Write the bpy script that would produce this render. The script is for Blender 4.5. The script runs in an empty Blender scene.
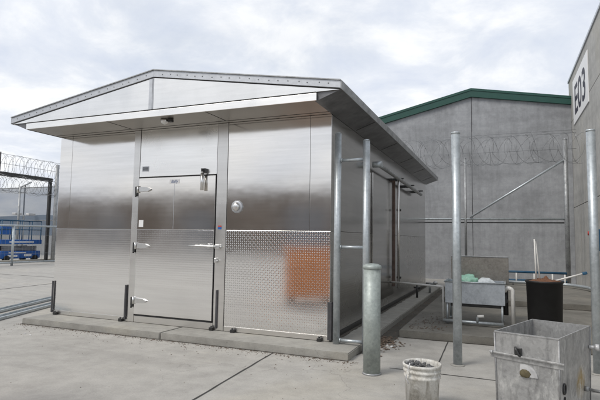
import bpy, bmesh, math, random
from mathutils import Vector, Matrix, noise
random.seed(7)
C = bpy.context.scene.collection
PI = math.pi

# ------------------------------------------------------------------ materials
def new_mat(name):
    m = bpy.data.materials.new(name); m.use_nodes = True
    nt = m.node_tree; b = nt.nodes['Principled BSDF']
    return m, nt, b

def N(nt, typ, **kw):
    n = nt.nodes.new(typ)
    for k, v in kw.items():
        if k.startswith('i_'):
            n.inputs[k[2:].replace('_', ' ')].default_value = v
        else: setattr(n, k, v)
    return n

def math_n(nt, op, a, b=None, clamp=False):
    n = nt.nodes.new('ShaderNodeMath'); n.operation = op; n.use_clamp = clamp
    for i, v in enumerate((a, b)):
        if v is None: continue
        if isinstance(v, (int, float)): n.inputs[i].default_value = v
        else: nt.links.new(v, n.inputs[i])
    return n.outputs[0]

def ramp(nt, src, stops):
    r = nt.nodes.new('ShaderNodeValToRGB'); nt.links.new(src, r.inputs[0])
    e = r.color_ramp.elements
    while len(e) < len(stops): e.new(0.5)
    for k, (p, c) in enumerate(stops):
        e[k].position = p
        e[k].color = (c, c, c, 1) if isinstance(c, (int, float)) else (*c, 1)
    return r.outputs[0]

def tex_noise(nt, scale, detail=6, rough=.6, mapscale=None, coord='Object', dist=0):
    tc = nt.nodes.new('ShaderNodeTexCoord')
    src = tc.outputs[coord]
    if mapscale:
        mp = nt.nodes.new('ShaderNodeMapping'); mp.inputs['Scale'].default_value = mapscale
        nt.links.new(src, mp.inputs[0]); src = mp.outputs[0]
    n = nt.nodes.new('ShaderNodeTexNoise')
    n.inputs['Scale'].default_value = scale; n.inputs['Detail'].default_value = detail
    n.inputs['Roughness'].default_value = rough; n.inputs['Distortion'].default_value = dist
    nt.links.new(src, n.inputs['Vector'])
    return n.outputs['Fac']

def bump(nt, b, h, strength=.3, dist=.01, prev=None):
    n = nt.nodes.new('ShaderNodeBump'); n.inputs['Strength'].default_value = strength
    n.inputs['Distance'].default_value = dist
    nt.links.new(h, n.inputs['Height'])
    if prev is not None: nt.links.new(prev, n.inputs['Normal'])
    nt.links.new(n.outputs[0], b.inputs['Normal'])
    return n.outputs[0]

def mixc(nt, fac, a, b_, mode='MIX'):
    n = nt.nodes.new('ShaderNodeMix'); n.data_type = 'RGBA'; n.blend_type = mode
    ins = [n.inputs[0], n.inputs[6], n.inputs[7]]
    for s, v in zip(ins, (fac, a, b_)):
        if hasattr(v, 'is_output'): nt.links.new(v, s)
        elif isinstance(v, (int, float)): s.default_value = v
        else: s.default_value = (*v, 1)
    return n.outputs[2]

def plain(name, col, rough=.5, metal=0, var=.15, scale=12, bmp=.05, spec=.5):
    m, nt, b = new_mat(name)
    f = tex_noise(nt, scale, 8, .65)
    c = ramp(nt, f, [(.25, tuple(x*(1-var) for x in col)), (.75, tuple(min(1, x*(1+var)) for x in col))])
    nt.links.new(c, b.inputs['Base Color'])
    b.inputs['Roughness'].default_value = rough; b.inputs['Metallic'].default_value = metal
    b.inputs['Specular IOR Level'].default_value = spec
    if bmp: bump(nt, b, f, bmp, .01)
    return m

def concrete(name, col, stain=.3, scale=1.0, rough=.85, streak=False, tint=(1, .97, .9), marks=0):
    m, nt, b = new_mat(name)
    big = tex_noise(nt, .55*scale, 8, .62, dist=.6)
    mid = tex_noise(nt, 5*scale, 8, .7)
    fine = tex_noise(nt, 90*scale, 4, .6)
    c = ramp(nt, big, [(.3, tuple(x*(1-stain) for x in col)), (.52, col), (.75, tuple(x*(1+stain*.45)*t for x, t in zip(col, tint)))])
    c = mixc(nt, .75, c, ramp(nt, mid, [(.3, .72), (.6, 1.0), (.8, 1.1)]), 'MULTIPLY')
    c = mixc(nt, .5, c, ramp(nt, fine, [(.3, .75), (.7, 1.1)]), 'MULTIPLY')
    if streak:
        st = tex_noise(nt, 1.4, 7, .7, (3.0, 3.0, .22))
        c = mixc(nt, .6, c, ramp(nt, st, [(.36, .78), (.55, 1.0), (.8, 1.08)]), 'MULTIPLY')
        hz = tex_noise(nt, 1.2, 5, .6, (.12, .12, 2.2))
        c = mixc(nt, .5, c, ramp(nt, hz, [(.35, .78), (.55, 1.0)]), 'MULTIPLY')
    if marks:
        v = tex_noise(nt, 2.3, 9, .75, (1, .35, 1), dist=1.5)
        c = mixc(nt, marks, c, ramp(nt, v, [(.30, .62), (.40, 1.0), (.7, 1.0), (.78, 1.15)]), 'MULTIPLY')
        vr = nt.nodes.new('ShaderNodeTexVoronoi'); vr.feature = 'DISTANCE_TO_EDGE'; vr.inputs['Scale'].default_value = .42
        tcx = nt.nodes.new('ShaderNodeTexCoord'); nz = nt.nodes.new('ShaderNodeTexNoise'); nz.inputs['Scale'].default_value = 1.6; nz.inputs['Detail'].default_value = 8
        nt.links.new(tcx.outputs['Object'], nz.inputs['Vector'])
        va = nt.nodes.new('ShaderNodeVectorMath'); va.operation = 'ADD'
        nt.links.new(tcx.outputs['Object'], va.inputs[0]); nt.links.new(nz.outputs['Color'], va.inputs[1]); nt.links.new(va.outputs[0], vr.inputs['Vector'])
        gate = tex_noise(nt, .35, 2, .5)
        ck = math_n(nt, 'MULTIPLY', ramp(nt, vr.outputs['Distance'], [(.0, 1.0), (.0035, 0.0)]), ramp(nt, gate, [(.52, 0.0), (.58, .30)]))
        c = mixc(nt, ck, c, (.10, .095, .085))
        ty = tex_noise(nt, .8, 6, .65, (.35, 1.8, 1), dist=.4)
        c = mixc(nt, .8*marks, c, ramp(nt, ty, [(.36, .74), (.46, 1.0), (.62, 1.0), (.72, 1.08)]), 'MULTIPLY')
        sp = tex_noise(nt, 28, 3, .5)
        c = mixc(nt, marks, c, ramp(nt, sp, [(.24, .45), (.30, 1.0)]), 'MULTIPLY')
    nt.links.new(c, b.inputs['Base Color'])
    b.inputs['Roughness'].default_value = rough
    b.inputs['Specular IOR Level'].default_value = .3
    p = bump(nt, b, fine, .25, .003); bump(nt, b, mid, .2, .01, p)
    return m

def steel(name, col=.60, rough=.24, streak=.12, wave=.5, plate=0, tint=(1, .985, .955), smudge=.25):
    m, nt, b = new_mat(name)
    b.inputs['Metallic'].default_value = 1
    base = tuple(col*t for t in tint)
    st = tex_noise(nt, 2.2, 6, .6, (.5, .5, 9))
    sm = tex_noise(nt, 1.7, 9, .6, (1, 1, .6))
    c = mixc(nt, 1, base, ramp(nt, st, [(.3, 1-streak), (.7, 1.05)]), 'MULTIPLY')
    c = mixc(nt, smudge, c, ramp(nt, sm, [(.3, .62), (.55, 1.0), (.8, 1.1)]), 'MULTIPLY')
    nt.links.new(c, b.inputs['Base Color'])
    r = ramp(nt, sm, [(.25, rough*.8), (.75, min(1, rough*1.35))])
    nt.links.new(r, b.inputs['Roughness'])
    w = tex_noise(nt, 1.5, 3, .45, (1, 1, 1.3))
    prev = bump(nt, b, w, wave, .004)
    if plate:
        tc = nt.nodes.new('ShaderNodeTexCoord'); sx = nt.nodes.new('ShaderNodeSeparateXYZ')
        nt.links.new(tc.outputs['Object'], sx.inputs[0])
        P = .031
        u = math_n(nt, 'MULTIPLY', math_n(nt, 'ADD', sx.outputs[0], sx.outputs[1]), 1/P)
        v = math_n(nt, 'MULTIPLY', sx.outputs[2], 1/P)
        iu = math_n(nt, 'FLOOR', u); iv = math_n(nt, 'FLOOR', v)
        fu = math_n(nt, 'SUBTRACT', math_n(nt, 'SUBTRACT', u, iu), .5)
        fv = math_n(nt, 'SUBTRACT', math_n(nt, 'SUBTRACT', v, iv), .5)
        par = math_n(nt, 'PINGPONG', math_n(nt, 'ADD', iu, iv), 1)
        s = math_n(nt, 'SUBTRACT', math_n(nt, 'MULTIPLY', par, 2), 1)
        sv = math_n(nt, 'MULTIPLY', s, fv)
        al = math_n(nt, 'MULTIPLY', math_n(nt, 'ADD', fu, sv), .707/.52)
        ac = math_n(nt, 'MULTIPLY', math_n(nt, 'SUBTRACT', fu, sv), .707/.17)
        d = math_n(nt, 'SQRT', math_n(nt, 'ADD', math_n(nt, 'MULTIPLY', al, al), math_n(nt, 'MULTIPLY', ac, ac)))
        h = math_n(nt, 'SUBTRACT', 1, d, True)
        bump(nt, b, h, .5*plate, .0014, prev)
    return m

def galv(name, col=(.42, .45, .46), rough=.42, metal=.75, stain=None, splash=0):
    m, nt, b = new_mat(name)
    tc = nt.nodes.new('ShaderNodeTexCoord')
    v = nt.nodes.new('ShaderNodeTexVoronoi'); v.inputs['Scale'].default_value = 45
    nt.links.new(tc.outputs['Object'], v.inputs['Vector'])
    n1 = tex_noise(nt, 6, 8, .7)
    bw = nt.nodes.new('ShaderNodeRGBToBW'); nt.links.new(v.outputs['Color'], bw.inputs[0])
    c = mixc(nt, .22, col, bw.outputs[0], 'SOFT_LIGHT')
    c = mixc(nt, .8, c, ramp(nt, n1, [(.3, .62), (.5, .95), (.75, 1.2)]), 'MULTIPLY')
    if stain:
        loc, rad, sc = stain
        mp = nt.nodes.new('ShaderNodeMapping'); mp.vector_type = 'POINT'
        mp.inputs['Location'].default_value = [-x for x in loc]
        nt.links.new(tc.outputs['Object'], mp.inputs[0])
        ln = nt.nodes.new('ShaderNodeVectorMath'); ln.operation = 'LENGTH'
        nt.links.new(mp.outputs[0], ln.inputs[0])
        dd = math_n(nt, 'ADD', ln.outputs['Value'], math_n(nt, 'MULTIPLY', math_n(nt, 'SUBTRACT', n1, .5), .25))
        f = ramp(nt, dd, [(rad*.3, .75), (rad, 0.0)])
        c = mixc(nt, f, c, sc)
    if splash:
        f1 = tex_noise(nt, 7, 10, .75, (1, 1, .5), dist=.7); f2 = tex_noise(nt, 22, 8, .8, (1, 1, .25))
        fm = math_n(nt, 'MULTIPLY', ramp(nt, f1, [(.50, 0.0), (.60, 1.0)]), ramp(nt, f2, [(.42, 0.0), (.58, 1.0)]))
        c = mixc(nt, math_n(nt, 'MULTIPLY', fm, splash), c, (.66, .66, .64))
        f3 = tex_noise(nt, 9, 9, .75, (1.4, 1.4, .3))
        c = mixc(nt, .7, c, ramp(nt, f3, [(.34, .45), (.46, 1.0)]), 'MULTIPLY')
    nt.links.new(c, b.inputs['Base Color'])
    b.inputs['Metallic'].default_value = metal
    nt.links.new(ramp(nt, n1, [(.3, rough*1.3), (.7, rough*.8)]), b.inputs['Roughness'])
    bump(nt, b, n1, .15, .006)
    return m

M = {}
M['ground'] = concrete('yard_concrete', (.43, .415, .385), .12, .8, marks=.45)
M['slab'] = concrete('plinth_concrete', (.36, .35, .32), .2, 1.6, marks=.5)
M['pad'] = concrete('pad_concrete', (.225, .215, .19), .35, 1.5, marks=.6)
M['wall_grey'] = concrete('dark_precast', (.36, .37, .385), .24, 1.2, streak=True, tint=(1, 1, 1))
M['wall_light'] = concrete('light_precast', (.46, .455, .435), .10, 1.2, streak=True)
M['steel'] = steel('stainless_sheet', .82, .115, .06, .45, tint=(1, .97, .93), smudge=.10)
M['steel_trim'] = steel('stainless_trim', .80, .28, .05, .2, smudge=.12)
M['steel_side'] = steel('stainless_side', .54, .15, .12, .5, smudge=.2)  # front's stainless again, base darkened for the dimmer reflection on this side
M['plate'] = steel('tread_plate', .90, .095, .06, .4, True, (1, .995, .99), smudge=.12)
M['plate_soft'] = steel('shallow_tread_plate', .94, .14, .05, .4, .42, (1, .995, .99), smudge=.12)  # slightly paler plate with a shallower tread bump, for left bay and door
M['plate_side'] = steel('tread_plate_side', .54, .24, .08, .4, True, smudge=.15)  # tread plate copy with the side's dimmer reflection put into its base
M['fascia'] = steel('fascia_sheet', .93, .28, .05, .6, smudge=.18)
M['gable'] = steel('gable_sheet', .84, .20, .04, 1.6, smudge=.22)
M['roof_trim'] = plain('weathered_flashing', (.50, .52, .55), .45, .5, .15, 14, .1)
M['steel_bright'] = steel('bright_header_sheet', .95, .24, .05, .3, smudge=.14)  # lighter stainless copy, the header's sky brightness put into its base
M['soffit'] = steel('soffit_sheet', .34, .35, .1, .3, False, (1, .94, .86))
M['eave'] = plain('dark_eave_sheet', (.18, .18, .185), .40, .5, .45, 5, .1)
M['dark'] = plain('dark_gap', (.02, .02, .02), .8, 0, .2)
M['bumper'] = plain('dark_grey_strip', (.07, .07, .075), .5, .2, .3, 20)
M['rubber'] = plain('black_rubber', (.015, .015, .016), .55, 0, .3)
M['galv'] = galv('galvanised_pipe', (.50, .54, .56), .40, .6)
M['galv_bin_seam'] = galv('bin_seams', (.30, .30, .30), .5, .6)
M['galv_dull'] = galv('dull_galvanised', (.36, .37, .375), .5, .6)
M['bollard'] = galv('bollard_paint', (.36, .40, .38), .5, .25)
M['bin'] = galv('bin_galvanised', (.40, .40, .395), .46, .55, stain=((2.50-2.24, -1.36+1.4, .27), .13, (.36, .24, .05)), splash=.8)
M['zinc_white'] = galv('scuffed_zinc', (.62, .62, .62), .5, .4)
M['wire'] = plain('razor_wire_steel', (.30, .31, .32), .45, .7, .2)
M['chrome'] = plain('bright_cast_metal', (.72, .72, .71), .32, 1, .08)
M['brass_dark'] = plain('dark_fitting', (.06, .06, .06), .4, .6, .3)
M['green'] = plain('green_fascia_paint', (.008, .060, .045), .45, 0, .15, 4, .03)
M['white'] = plain('white_panel', (.78, .78, .78), .5, 0, .03, 6, .01)
M['black_ink'] = plain('black_lettering', (.03, .03, .05), .6, 0, .1)
M['blue_ink'] = plain('blue_lettering', (.02, .07, .22), .5, 0, .1)
M['blue'] = plain('blue_machine_paint', (.015, .10, .36), .4, 0, .2, 6, .03)
M['blue_rail'] = plain('blue_rail_paint', (.02, .085, .16), .5, 0, .3, 9, .05)
M['red'] = plain('red_paint', (.45, .04, .03), .45, 0, .25, 6)
M['orange'] = plain('orange_paint', (.72, .27, .10), .55, 0, .12, 5)
M['brown'] = plain('brown_warehouse_cladding', (.165, .128, .10), .8, 0, .25, .4)
M['rust'] = plain('rusty_strip', (.15, .105, .085), .7, .2, .4, 10)
M['pvc'] = plain('white_plastic_pipe', (.70, .69, .66), .4, 0, .12, 20)
M['navy'] = plain('navy_cloth', (.02, .03, .06), .9, 0, .2)
M['hivis'] = plain('orange_vest_cloth', (.75, .20, .03), .8, 0, .1)
M['skin'] = plain('skin', (.45, .27, .20), .6, 0, .08)
M['soil'] = plain('brown_soil', (.15, .07, .038), .95, 0, .5, 25, .6)
M['grey_board'] = plain('grey_cladding', (.20, .21, .23), .7, 0, .15, 1)
M['sink'] = galv('sink_steel', (.52, .56, .60), .38, .6)
M['sink_back'] = galv('sink_backsplash_steel', (.34, .32, .29), .34, .75)
M['beige'] = concrete('beige_kerb', (.36, .34, .29), .15, 1)
M['hill'] = plain('hazy_hill', (.13, .17, .22), 1, 0, .1, .01, 0)  # distance haze put into the hill's blue-grey colour
M['greenbag'] = plain('pale_green_plastic', (.30, .55, .42), .35, 0, .3, 20, .3)
M['whitebag'] = plain('white_crumpled_plastic', (.62, .66, .68), .4, 0, .15, 20, .3)
M['gutter'] = concrete('dark_concrete', (.11, .10, .085), .35, 3, marks=.6)  # dark concrete tone for the gutter sheet and the edge bands
M['patch'] = plain('brown_green_residue', (.12, .10, .055), .8, .1, .4, 40, .3)
M['joint'] = plain('joint_filler', (.05, .048, .045), .9, 0, .4, 8)
M['leaf'] = plain('leaf_litter', (.13, .095, .07), .9, 0, .6, 60, .2)

# plaster-splashed bucket
m, nt, b = new_mat('splashed_bucket_plastic')
f = tex_noise(nt, 16, 9, .75, (1, 1, .45), dist=.8); g = tex_noise(nt, 60, 6, .7)
c = ramp(nt, f, [(.30, (.20, .18, .15)), (.43, (.50, .48, .43)), (.6, (.74, .73, .69))])
c = mixc(nt, .5, c, ramp(nt, g, [(.35, .7), (.6, 1.0)]), 'MULTIPLY')
nt.links.new(c, b.inputs['Base Color']); b.inputs['Roughness'].default_value = .6
p_ = bump(nt, b, f, .5, .006); bump(nt, b, g, .3, .003, p_); M['bucket'] = m
m, nt, b = new_mat('grey_rubble')
g = tex_noise(nt, 30, 8, .8)
nt.links.new(ramp(nt, g, [(.3, .06), (.5, .18), (.7, .38)]), b.inputs['Base Color'])
b.inputs['Roughness'].default_value = .95; bump(nt, b, g, 1, .02); M['rubble'] = m
# fine security mesh: woven too fine to resolve, so part of the light passes
m, nt, b = new_mat('fine_security_mesh')
tr = nt.nodes.new('ShaderNodeBsdfTransparent'); mx = nt.nodes.new('ShaderNodeMixShader')
b.inputs['Base Color'].default_value = (.10, .12, .15, 1); b.inputs['Roughness'].default_value = .6
mx.inputs[0].default_value = .66
nt.links.new(tr.outputs[0], mx.inputs[1]); nt.links.new(b.outputs[0], mx.inputs[2])
nt.links.new(mx.outputs[0], nt.nodes['Material Output'].inputs[0]); M['mesh'] = m

# ------------------------------------------------------------------ geometry helpers
def BM(): return bmesh.new()

def box(bm, x0, x1, y0, y1, z0, z1, bev=0):
    vs = [bm.verts.new((x, y, z)) for x in (x0, x1) for y in (y0, y1) for z in (z0, z1)]
    idx = [(0, 1, 3, 2), (4, 6, 7, 5), (0, 4, 5, 1), (2, 3, 7, 6), (0, 2, 6, 4), (1, 5, 7, 3)]
    fs = [bm.faces.new([vs[i] for i in f]) for f in idx]
    if bev:
        es = {e for f in fs for e in f.edges}
        bmesh.ops.bevel(bm, geom=list(es), offset=bev, segments=2, affect='EDGES', profile=.5)
    return bm

def rbox(bm, c, size, rot=0, bev=0, tilt=None):
    t = BM(); box(t, -size[0]/2, size[0]/2, -size[1]/2, size[1]/2, -size[2]/2, size[2]/2, bev)
    mt = Matrix.Translation(c) @ Matrix.Rotation(rot, 4, 'Z')
    if tilt: mt = mt @ Matrix.Rotation(tilt[1], 4, tilt[0])
    t.transform(mt); merge(bm, t); return bm

def merge(bm, t):
    me = bpy.data.meshes.new('tmp'); t.to_mesh(me); t.free(); bm.from_mesh(me); bpy.data.meshes.remove(me)

def frame(d):
    d = d.normalized(); u = Vector((0, 0, 1)) if abs(d.z) < .95 else Vector((1, 0, 0))
    a = d.cross(u).normalized(); return a, d.cross(a).normalized()

def tube(bm, pts, r, seg=12, cap=True):
    pts = [Vector(p) for p in pts]; rings = []; a = b = None
    for i, p in enumerate(pts):
        d = (pts[min(i+1, len(pts)-1)]-pts[max(i-1, 0)])
        if d.length < 1e-9: d = Vector((0, 0, 1))
        d.normalize()
        if a is None: a, b = frame(d)
        else:
            a = (a-d*a.dot(d)).normalized(); b = d.cross(a).normalized()
        rr = r[i] if isinstance(r, (list, tuple)) else r
        rings.append([bm.verts.new(p+(a*math.cos(t)+b*math.sin(t))*rr) for t in [2*PI*k/seg for k in range(seg)]])
    for i in range(len(rings)-1):
        for k in range(seg):
            f = bm.faces.new((rings[i][k], rings[i][(k+1) % seg], rings[i+1][(k+1) % seg], rings[i+1][k])); f.smooth = True
    if cap:
        bm.faces.new(rings[0][::-1]); bm.faces.new(rings[-1])
    return bm

def bend(pts, rad=.04, n=5):
    """rounds the inner corners of a pipe run"""
    pts = [Vector(p) for p in pts]; out = [pts[0]]
    for i in range(1, len(pts)-1):
        p = pts[i]; a = (pts[i-1]-p).normalized(); b_ = (pts[i+1]-p).normalized()
        for k in range(n+1):
            t = k/n; out.append(p+a*rad*(1-t)**2+b_*rad*t**2)
    out.append(pts[-1]); return out

def lathe(bm, prof, c=(0, 0, 0), seg=48, jit=0):
    rings = []
    for r, z in prof:
        rings.append([bm.verts.new((c[0]+r*math.cos(2*PI*k/seg), c[1]+r*math.sin(2*PI*k/seg), c[2]+z)) for k in range(seg)])
    for i in range(len(rings)-1):
        for k in range(seg):
            f = bm.faces.new((rings[i][k], rings[i][(k+1) % seg], rings[i+1][(k+1) % seg], rings[i+1][k])); f.smooth = True
    bm.faces.new(rings[0][::-1]); bm.faces.new(rings[-1])
    bmesh.ops.recalc_face_normals(bm, faces=bm.faces)
    return bm

def prism(bm, poly, axis, a, b_):
    """poly of 2-D points extruded along axis ('x': pts are y,z; 'y': pts are x,z; 'z': x,y)"""
    def P(p, t):
        return {'x': (t, p[0], p[1]), 'y': (p[0], t, p[1]), 'z': (p[0], p[1], t)}[axis]
    v0 = [bm.verts.new(P(p, a)) for p in poly]; v1 = [bm.verts.new(P(p, b_)) for p in poly]
    bm.faces.new(v0); bm.faces.new(v1[::-1]); n = len(poly)
    for i in range(n): bm.faces.new((v0[i], v0[(i+1) % n], v1[(i+1) % n], v1[i]))
    bmesh.ops.recalc_face_normals(bm, faces=bm.faces)
    return bm

def wloc(o):
    v = Vector((0, 0, 0))
    while o: v += Vector(o.location); o = o.parent
    return v

def obj(name, bm, mat, parent=None, local=False):
    me = bpy.data.meshes.new(name)
    if parent and not local:
        bm.transform(Matrix.Translation(-wloc(parent)))
    bmesh.ops.recalc_face_normals(bm, faces=bm.faces)
    bm.to_mesh(me); bm.free(); me.materials.append(mat)
    o = bpy.data.objects.new(name, me); C.objects.link(o)
    if parent: o.parent = parent
    return o

def tag(o, label, cat, group=None):
    o['label'] = label; o['category'] = cat
    if group: o['group'] = group
    return o

def thing(name, label, cat, loc=(0, 0, 0), rotz=0, group=None):
    o = bpy.data.objects.new(name, None); C.objects.link(o)
    o.empty_display_size = .1
    o.location = loc; o.rotation_euler = (0, 0, rotz); return tag(o, label, cat, group)

def struct(name, bm, mat):
    o = obj(name, bm, mat); o['kind'] = 'structure'; return o

def text_bm(body, size, matrix, depth=.002, shear=0, bold=0):
    cu = bpy.data.curves.new('t', 'FONT'); cu.body = body; cu.size = size; cu.extrude = depth
    cu.shear = shear; cu.offset = bold; cu.align_x = 'CENTER'; cu.align_y = 'CENTER'
    o = bpy.data.objects.new('t', cu); C.objects.link(o)
    bpy.context.view_layer.update()
    me = bpy.data.meshes.new_from_object(o.evaluated_get(bpy.context.evaluated_depsgraph_get()))
    bm = BM(); bm.from_mesh(me); bm.transform(matrix)
    bpy.data.objects.remove(o); bpy.data.curves.remove(cu); bpy.data.meshes.remove(me)
    return bm

# ------------------------------------------------------------------ the setting
g = BM()
vs = [g.verts.new(p) for p in ((-1500, -1500, 0), (1500, -1500, 0), (1500, 1500, 0), (-1500, 1500, 0))]; g.faces.new(vs)
struct('ground', g, M['ground'])

def strip(name, p0, p1, w, z, mat):
    p0 = Vector((*p0, z)); p1 = Vector((*p1, z)); d = (p1-p0).normalized(); s = Vector((-d.y, d.x, 0))*w/2
    bm = BM(); n = max(2, int((p1-p0).length/.12)); L = []; R = []
    for i in range(n+1):
        p = p0+(p1-p0)*i/n; j = s*random.uniform(-.35, .35)
        k = 1+random.uniform(-.25, .25)
        L.append(bm.verts.new(p+s*k+j)); R.append(bm.verts.new(p-s*k+j))
    for i in range(n): bm.faces.new((L[i], R[i], R[i+1], L[i+1]))
    return struct(name, bm, mat)

strip('ground_joint', (-.16, -5.4), (-.52, -.50), .016, .004, M['joint'])
strip('ground_joint', (-8.4, -4), (-10.2, 11.5), .03, .004, M['joint'])
strip('ground_joint', (.85, -.56), (6, -.60), .014, .004, M['joint'])
strip('ground_joint', (1.30, -.54), (1.27, 1.1), .012, .004, M['joint'])
strip('ground_joint', (-17, 5.6), (-7, 5.4), .03, .004, M['joint'])
strip('ground_joint', (-5.0, -.62), (-9, -.75), .016, .004, M['joint'])

def rough_slab(name, x0, x1, y0, y1, z0, z1, mat, step=.12, amp=.006):
    """slab with subdivided, slightly worn arrises"""
    bm = BM(); box(bm, x0, x1, y0, y1, z0, z1)
    n = lambda a, b_: max(1, int(abs(b_-a)/step))
    for ax, cuts in ((0, n(x0, x1)), (1, n(y0, y1))):
        es = [e for e in bm.edges if abs((e.verts[0].co-e.verts[1].co)[ax]) > 1e-4 and abs((e.verts[0].co-e.verts[1].co)[ax]) > abs(x1-x0 if ax == 0 else y1-y0)*.9]
        if cuts > 1: bmesh.ops.subdivide_edges(bm, edges=es, cuts=min(cuts, 70), use_grid_fill=True)
    eg = [e for e in bm.edges if e.is_boundary is False and e.calc_face_angle(0) > .5 and max(v.co.z for v in e.verts) > z1-1e-4]
    bmesh.ops.bevel(bm, geom=eg, offset=.009, segments=2, affect='EDGES')
    for v in bm.verts:
        if v.co.z > z0+.01:
            q = noise.noise_vector(v.co*5); v.co += Vector((q.x, q.y, q.z*.4))*amp
    return struct(name, bm, mat)
S = .082
rough_slab('slab', -4.661, -2.156, -.472, 8.15, -.05, S, M['slab'])
rough_slab('slab', -2.140, .384, -.472, 8.15, -.05, S, M['slab'])
# raised concrete pads to the right of the cold store
rough_slab('pavement', .62, 4.06, 1.12, 9.2, -.05, .095, M['pad'], .2)
rough_slab('pavement', .80, 4.05, 4.7, 9.15, .09, .19, M['pad'], .2)
rough_slab('kerb', -19.2, -18.75, 2, 22, -.05, .12, M['beige'], .5)

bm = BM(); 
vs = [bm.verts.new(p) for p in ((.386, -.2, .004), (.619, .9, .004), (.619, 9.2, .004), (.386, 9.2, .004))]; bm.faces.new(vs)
struct('gutter', bm, M['gutter'])  # dark sheet filling the gap between plinth and pad
def dark_band(pts0, pts1, z, mat, seed):
    rnd = random.Random(seed); bm = BM(); n = 90; A = []; B = []
    for i in range(n+1):
        t = i/n
        a = Vector(pts0[0]).lerp(Vector(pts0[1]), t); b_ = Vector(pts1[0]).lerp(Vector(pts1[1]), t)
        b_ = a+(b_-a)*(.55+.9*abs(noise.noise(Vector((t*40, seed, 0))))+rnd.uniform(-.08, .08))
        A.append(bm.verts.new((*a, z))); B.append(bm.verts.new((*b_, z)))
    for i in range(n): bm.faces.new((A[i], B[i], B[i+1], A[i+1]))
    return struct('dark_strip', bm, mat)
dark_band(((.008, .1), (.008, 8.1)), ((.075, .1), (.075, 8.1)), S+.006, M['gutter'], 2)  # dirt on the slab along the wall foot
dark_band(((-4.66, -.474), (.384, -.474)), ((-4.66, -.505), (.384, -.505)), .005, M['gutter'], 3)  # dirt along the front of the plinth
dark_band(((.62, 1.118), (4.0, 1.118)), ((.62, 1.07), (4.0, 1.07)), .005, M['gutter'], 4)  # dark ragged band along the front of the lower pad
dark_band(((.80, 4.698), (4.0, 4.698)), ((.80, 4.58), (4.0, 4.58)), .100, M['gutter'], 7)  # dark ragged band along the front of the upper pad

# distant hills
bm = BM(); top = []; bot = []
for i in range(60):
    t = PI*.45+i/59*PI*.75; R_ = 900
    h = 22+26*abs(noise.noise(Vector((t*2.3, 1.7, 0))))+8*noise.noise(Vector((t*9, 0, 3)))
    top.append((R_*1.05*math.cos(t), R_*1.05*math.sin(t), h)); bot.append((R_*.9*math.cos(t), R_*.9*math.sin(t), -1))
tv = [bm.verts.new(p) for p in top]; bv = [bm.verts.new(p) for p in bot]
kv = [bm.verts.new((p[0]*1.15, p[1]*1.15, -1)) for p in top]
for i in range(59):
    bm.faces.new((bv[i], bv[i+1], tv[i+1], tv[i])); bm.faces.new((tv[i], tv[i+1], kv[i+1], kv[i]))
struct('hills', bm, M['hill'])

# ------------------------------------------------------------------ cold store
XL, XR, ZW, LY = -4.611, 0.0, 2.892, 8.035
cs = thing('cold_store', 'stainless steel walk-in cold store with low gabled roof and tread plate lower walls', 'building', (-2.3, 4, S))
bm = BM(); box(bm, XL+.012, XR-.012, .012, LY-.012, S+.002, ZW-.002); obj('wall_core', bm, M['dark'], cs)
zP = 1.424
def panel(name, x0, x1, z0, z1, mat, y=0, th=.012, bev=.0025, tilt=0, yaw_=0):
    bm = BM(); box(bm, x0+.002, x1-.002, y, y+th, z0, z1, bev)
    if tilt or yaw_:        # sheets never hang dead true; tilt steers what they mirror
        c = Vector(((x0+x1)/2, y+th/2, (z0+z1)/2))
        bm.transform(Matrix.Translation(c) @ Matrix.Rotation(tilt, 4, 'X') @ Matrix.Rotation(yaw_, 4, 'Z') @ Matrix.Translation(-c))
    return obj(name, bm, mat, cs)
# upper panels of the front
panel('wall_panel', XL, -4.354, zP, ZW-.003, M['steel'])
panel('wall_panel', -4.354, -3.100, zP, ZW-.003, M['steel'], tilt=-.0015)
panel('wall_panel', -1.487, -.285, zP, ZW-.003, M['steel'], tilt=.004, yaw_=.002)
panel('wall_panel', -.285, XR, zP, ZW-.003, M['steel'], tilt=.002)
# lower tread plates
panel('tread_plate', XL, -3.100, S+.07, zP-.004, M['plate_soft'])
panel('tread_plate', -1.487, XR, S+.07, zP-.004, M['plate'])
# plain strip of sheet at the foot
panel('base_trim', XL, -3.100, S+.006, S+.068, M['steel_trim'], -.004, .016)
panel('base_trim', -1.487, XR, S+.006, S+.068, M['steel_trim'], -.004, .016)
# door frame: two jambs, header, sill
panel('door_jamb', -3.100, -2.985, S+.006, ZW-.003, M['steel_trim'], -.010, .022)
panel('door_jamb', -1.652, -1.487, S+.006, ZW-.003, M['steel_trim'], -.010, .022)
hd = panel('door_header', -2.983, -1.654, 2.19, ZW-.003, M['steel_bright'], -.006, .018, tilt=-.012)  # tilted on purpose so the header mirrors brighter sky
panel('door_sill', -2.983, -1.654, S+.006, .178, M['steel_trim'], -.006, .018)
# header tag plate
bm = BM(); box(bm, -2.935, -2.815, -.012, -.007, 2.27, 2.345, .001); obj('tag_plate', bm, M['roof_trim'], hd)
bm = BM()
for k in range(4): box(bm, -2.925, -2.825, -.0145, -.0125, 2.284+k*.014, 2.290+k*.014)
obj('tag_lines', bm, M['brass_dark'], hd)

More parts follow.
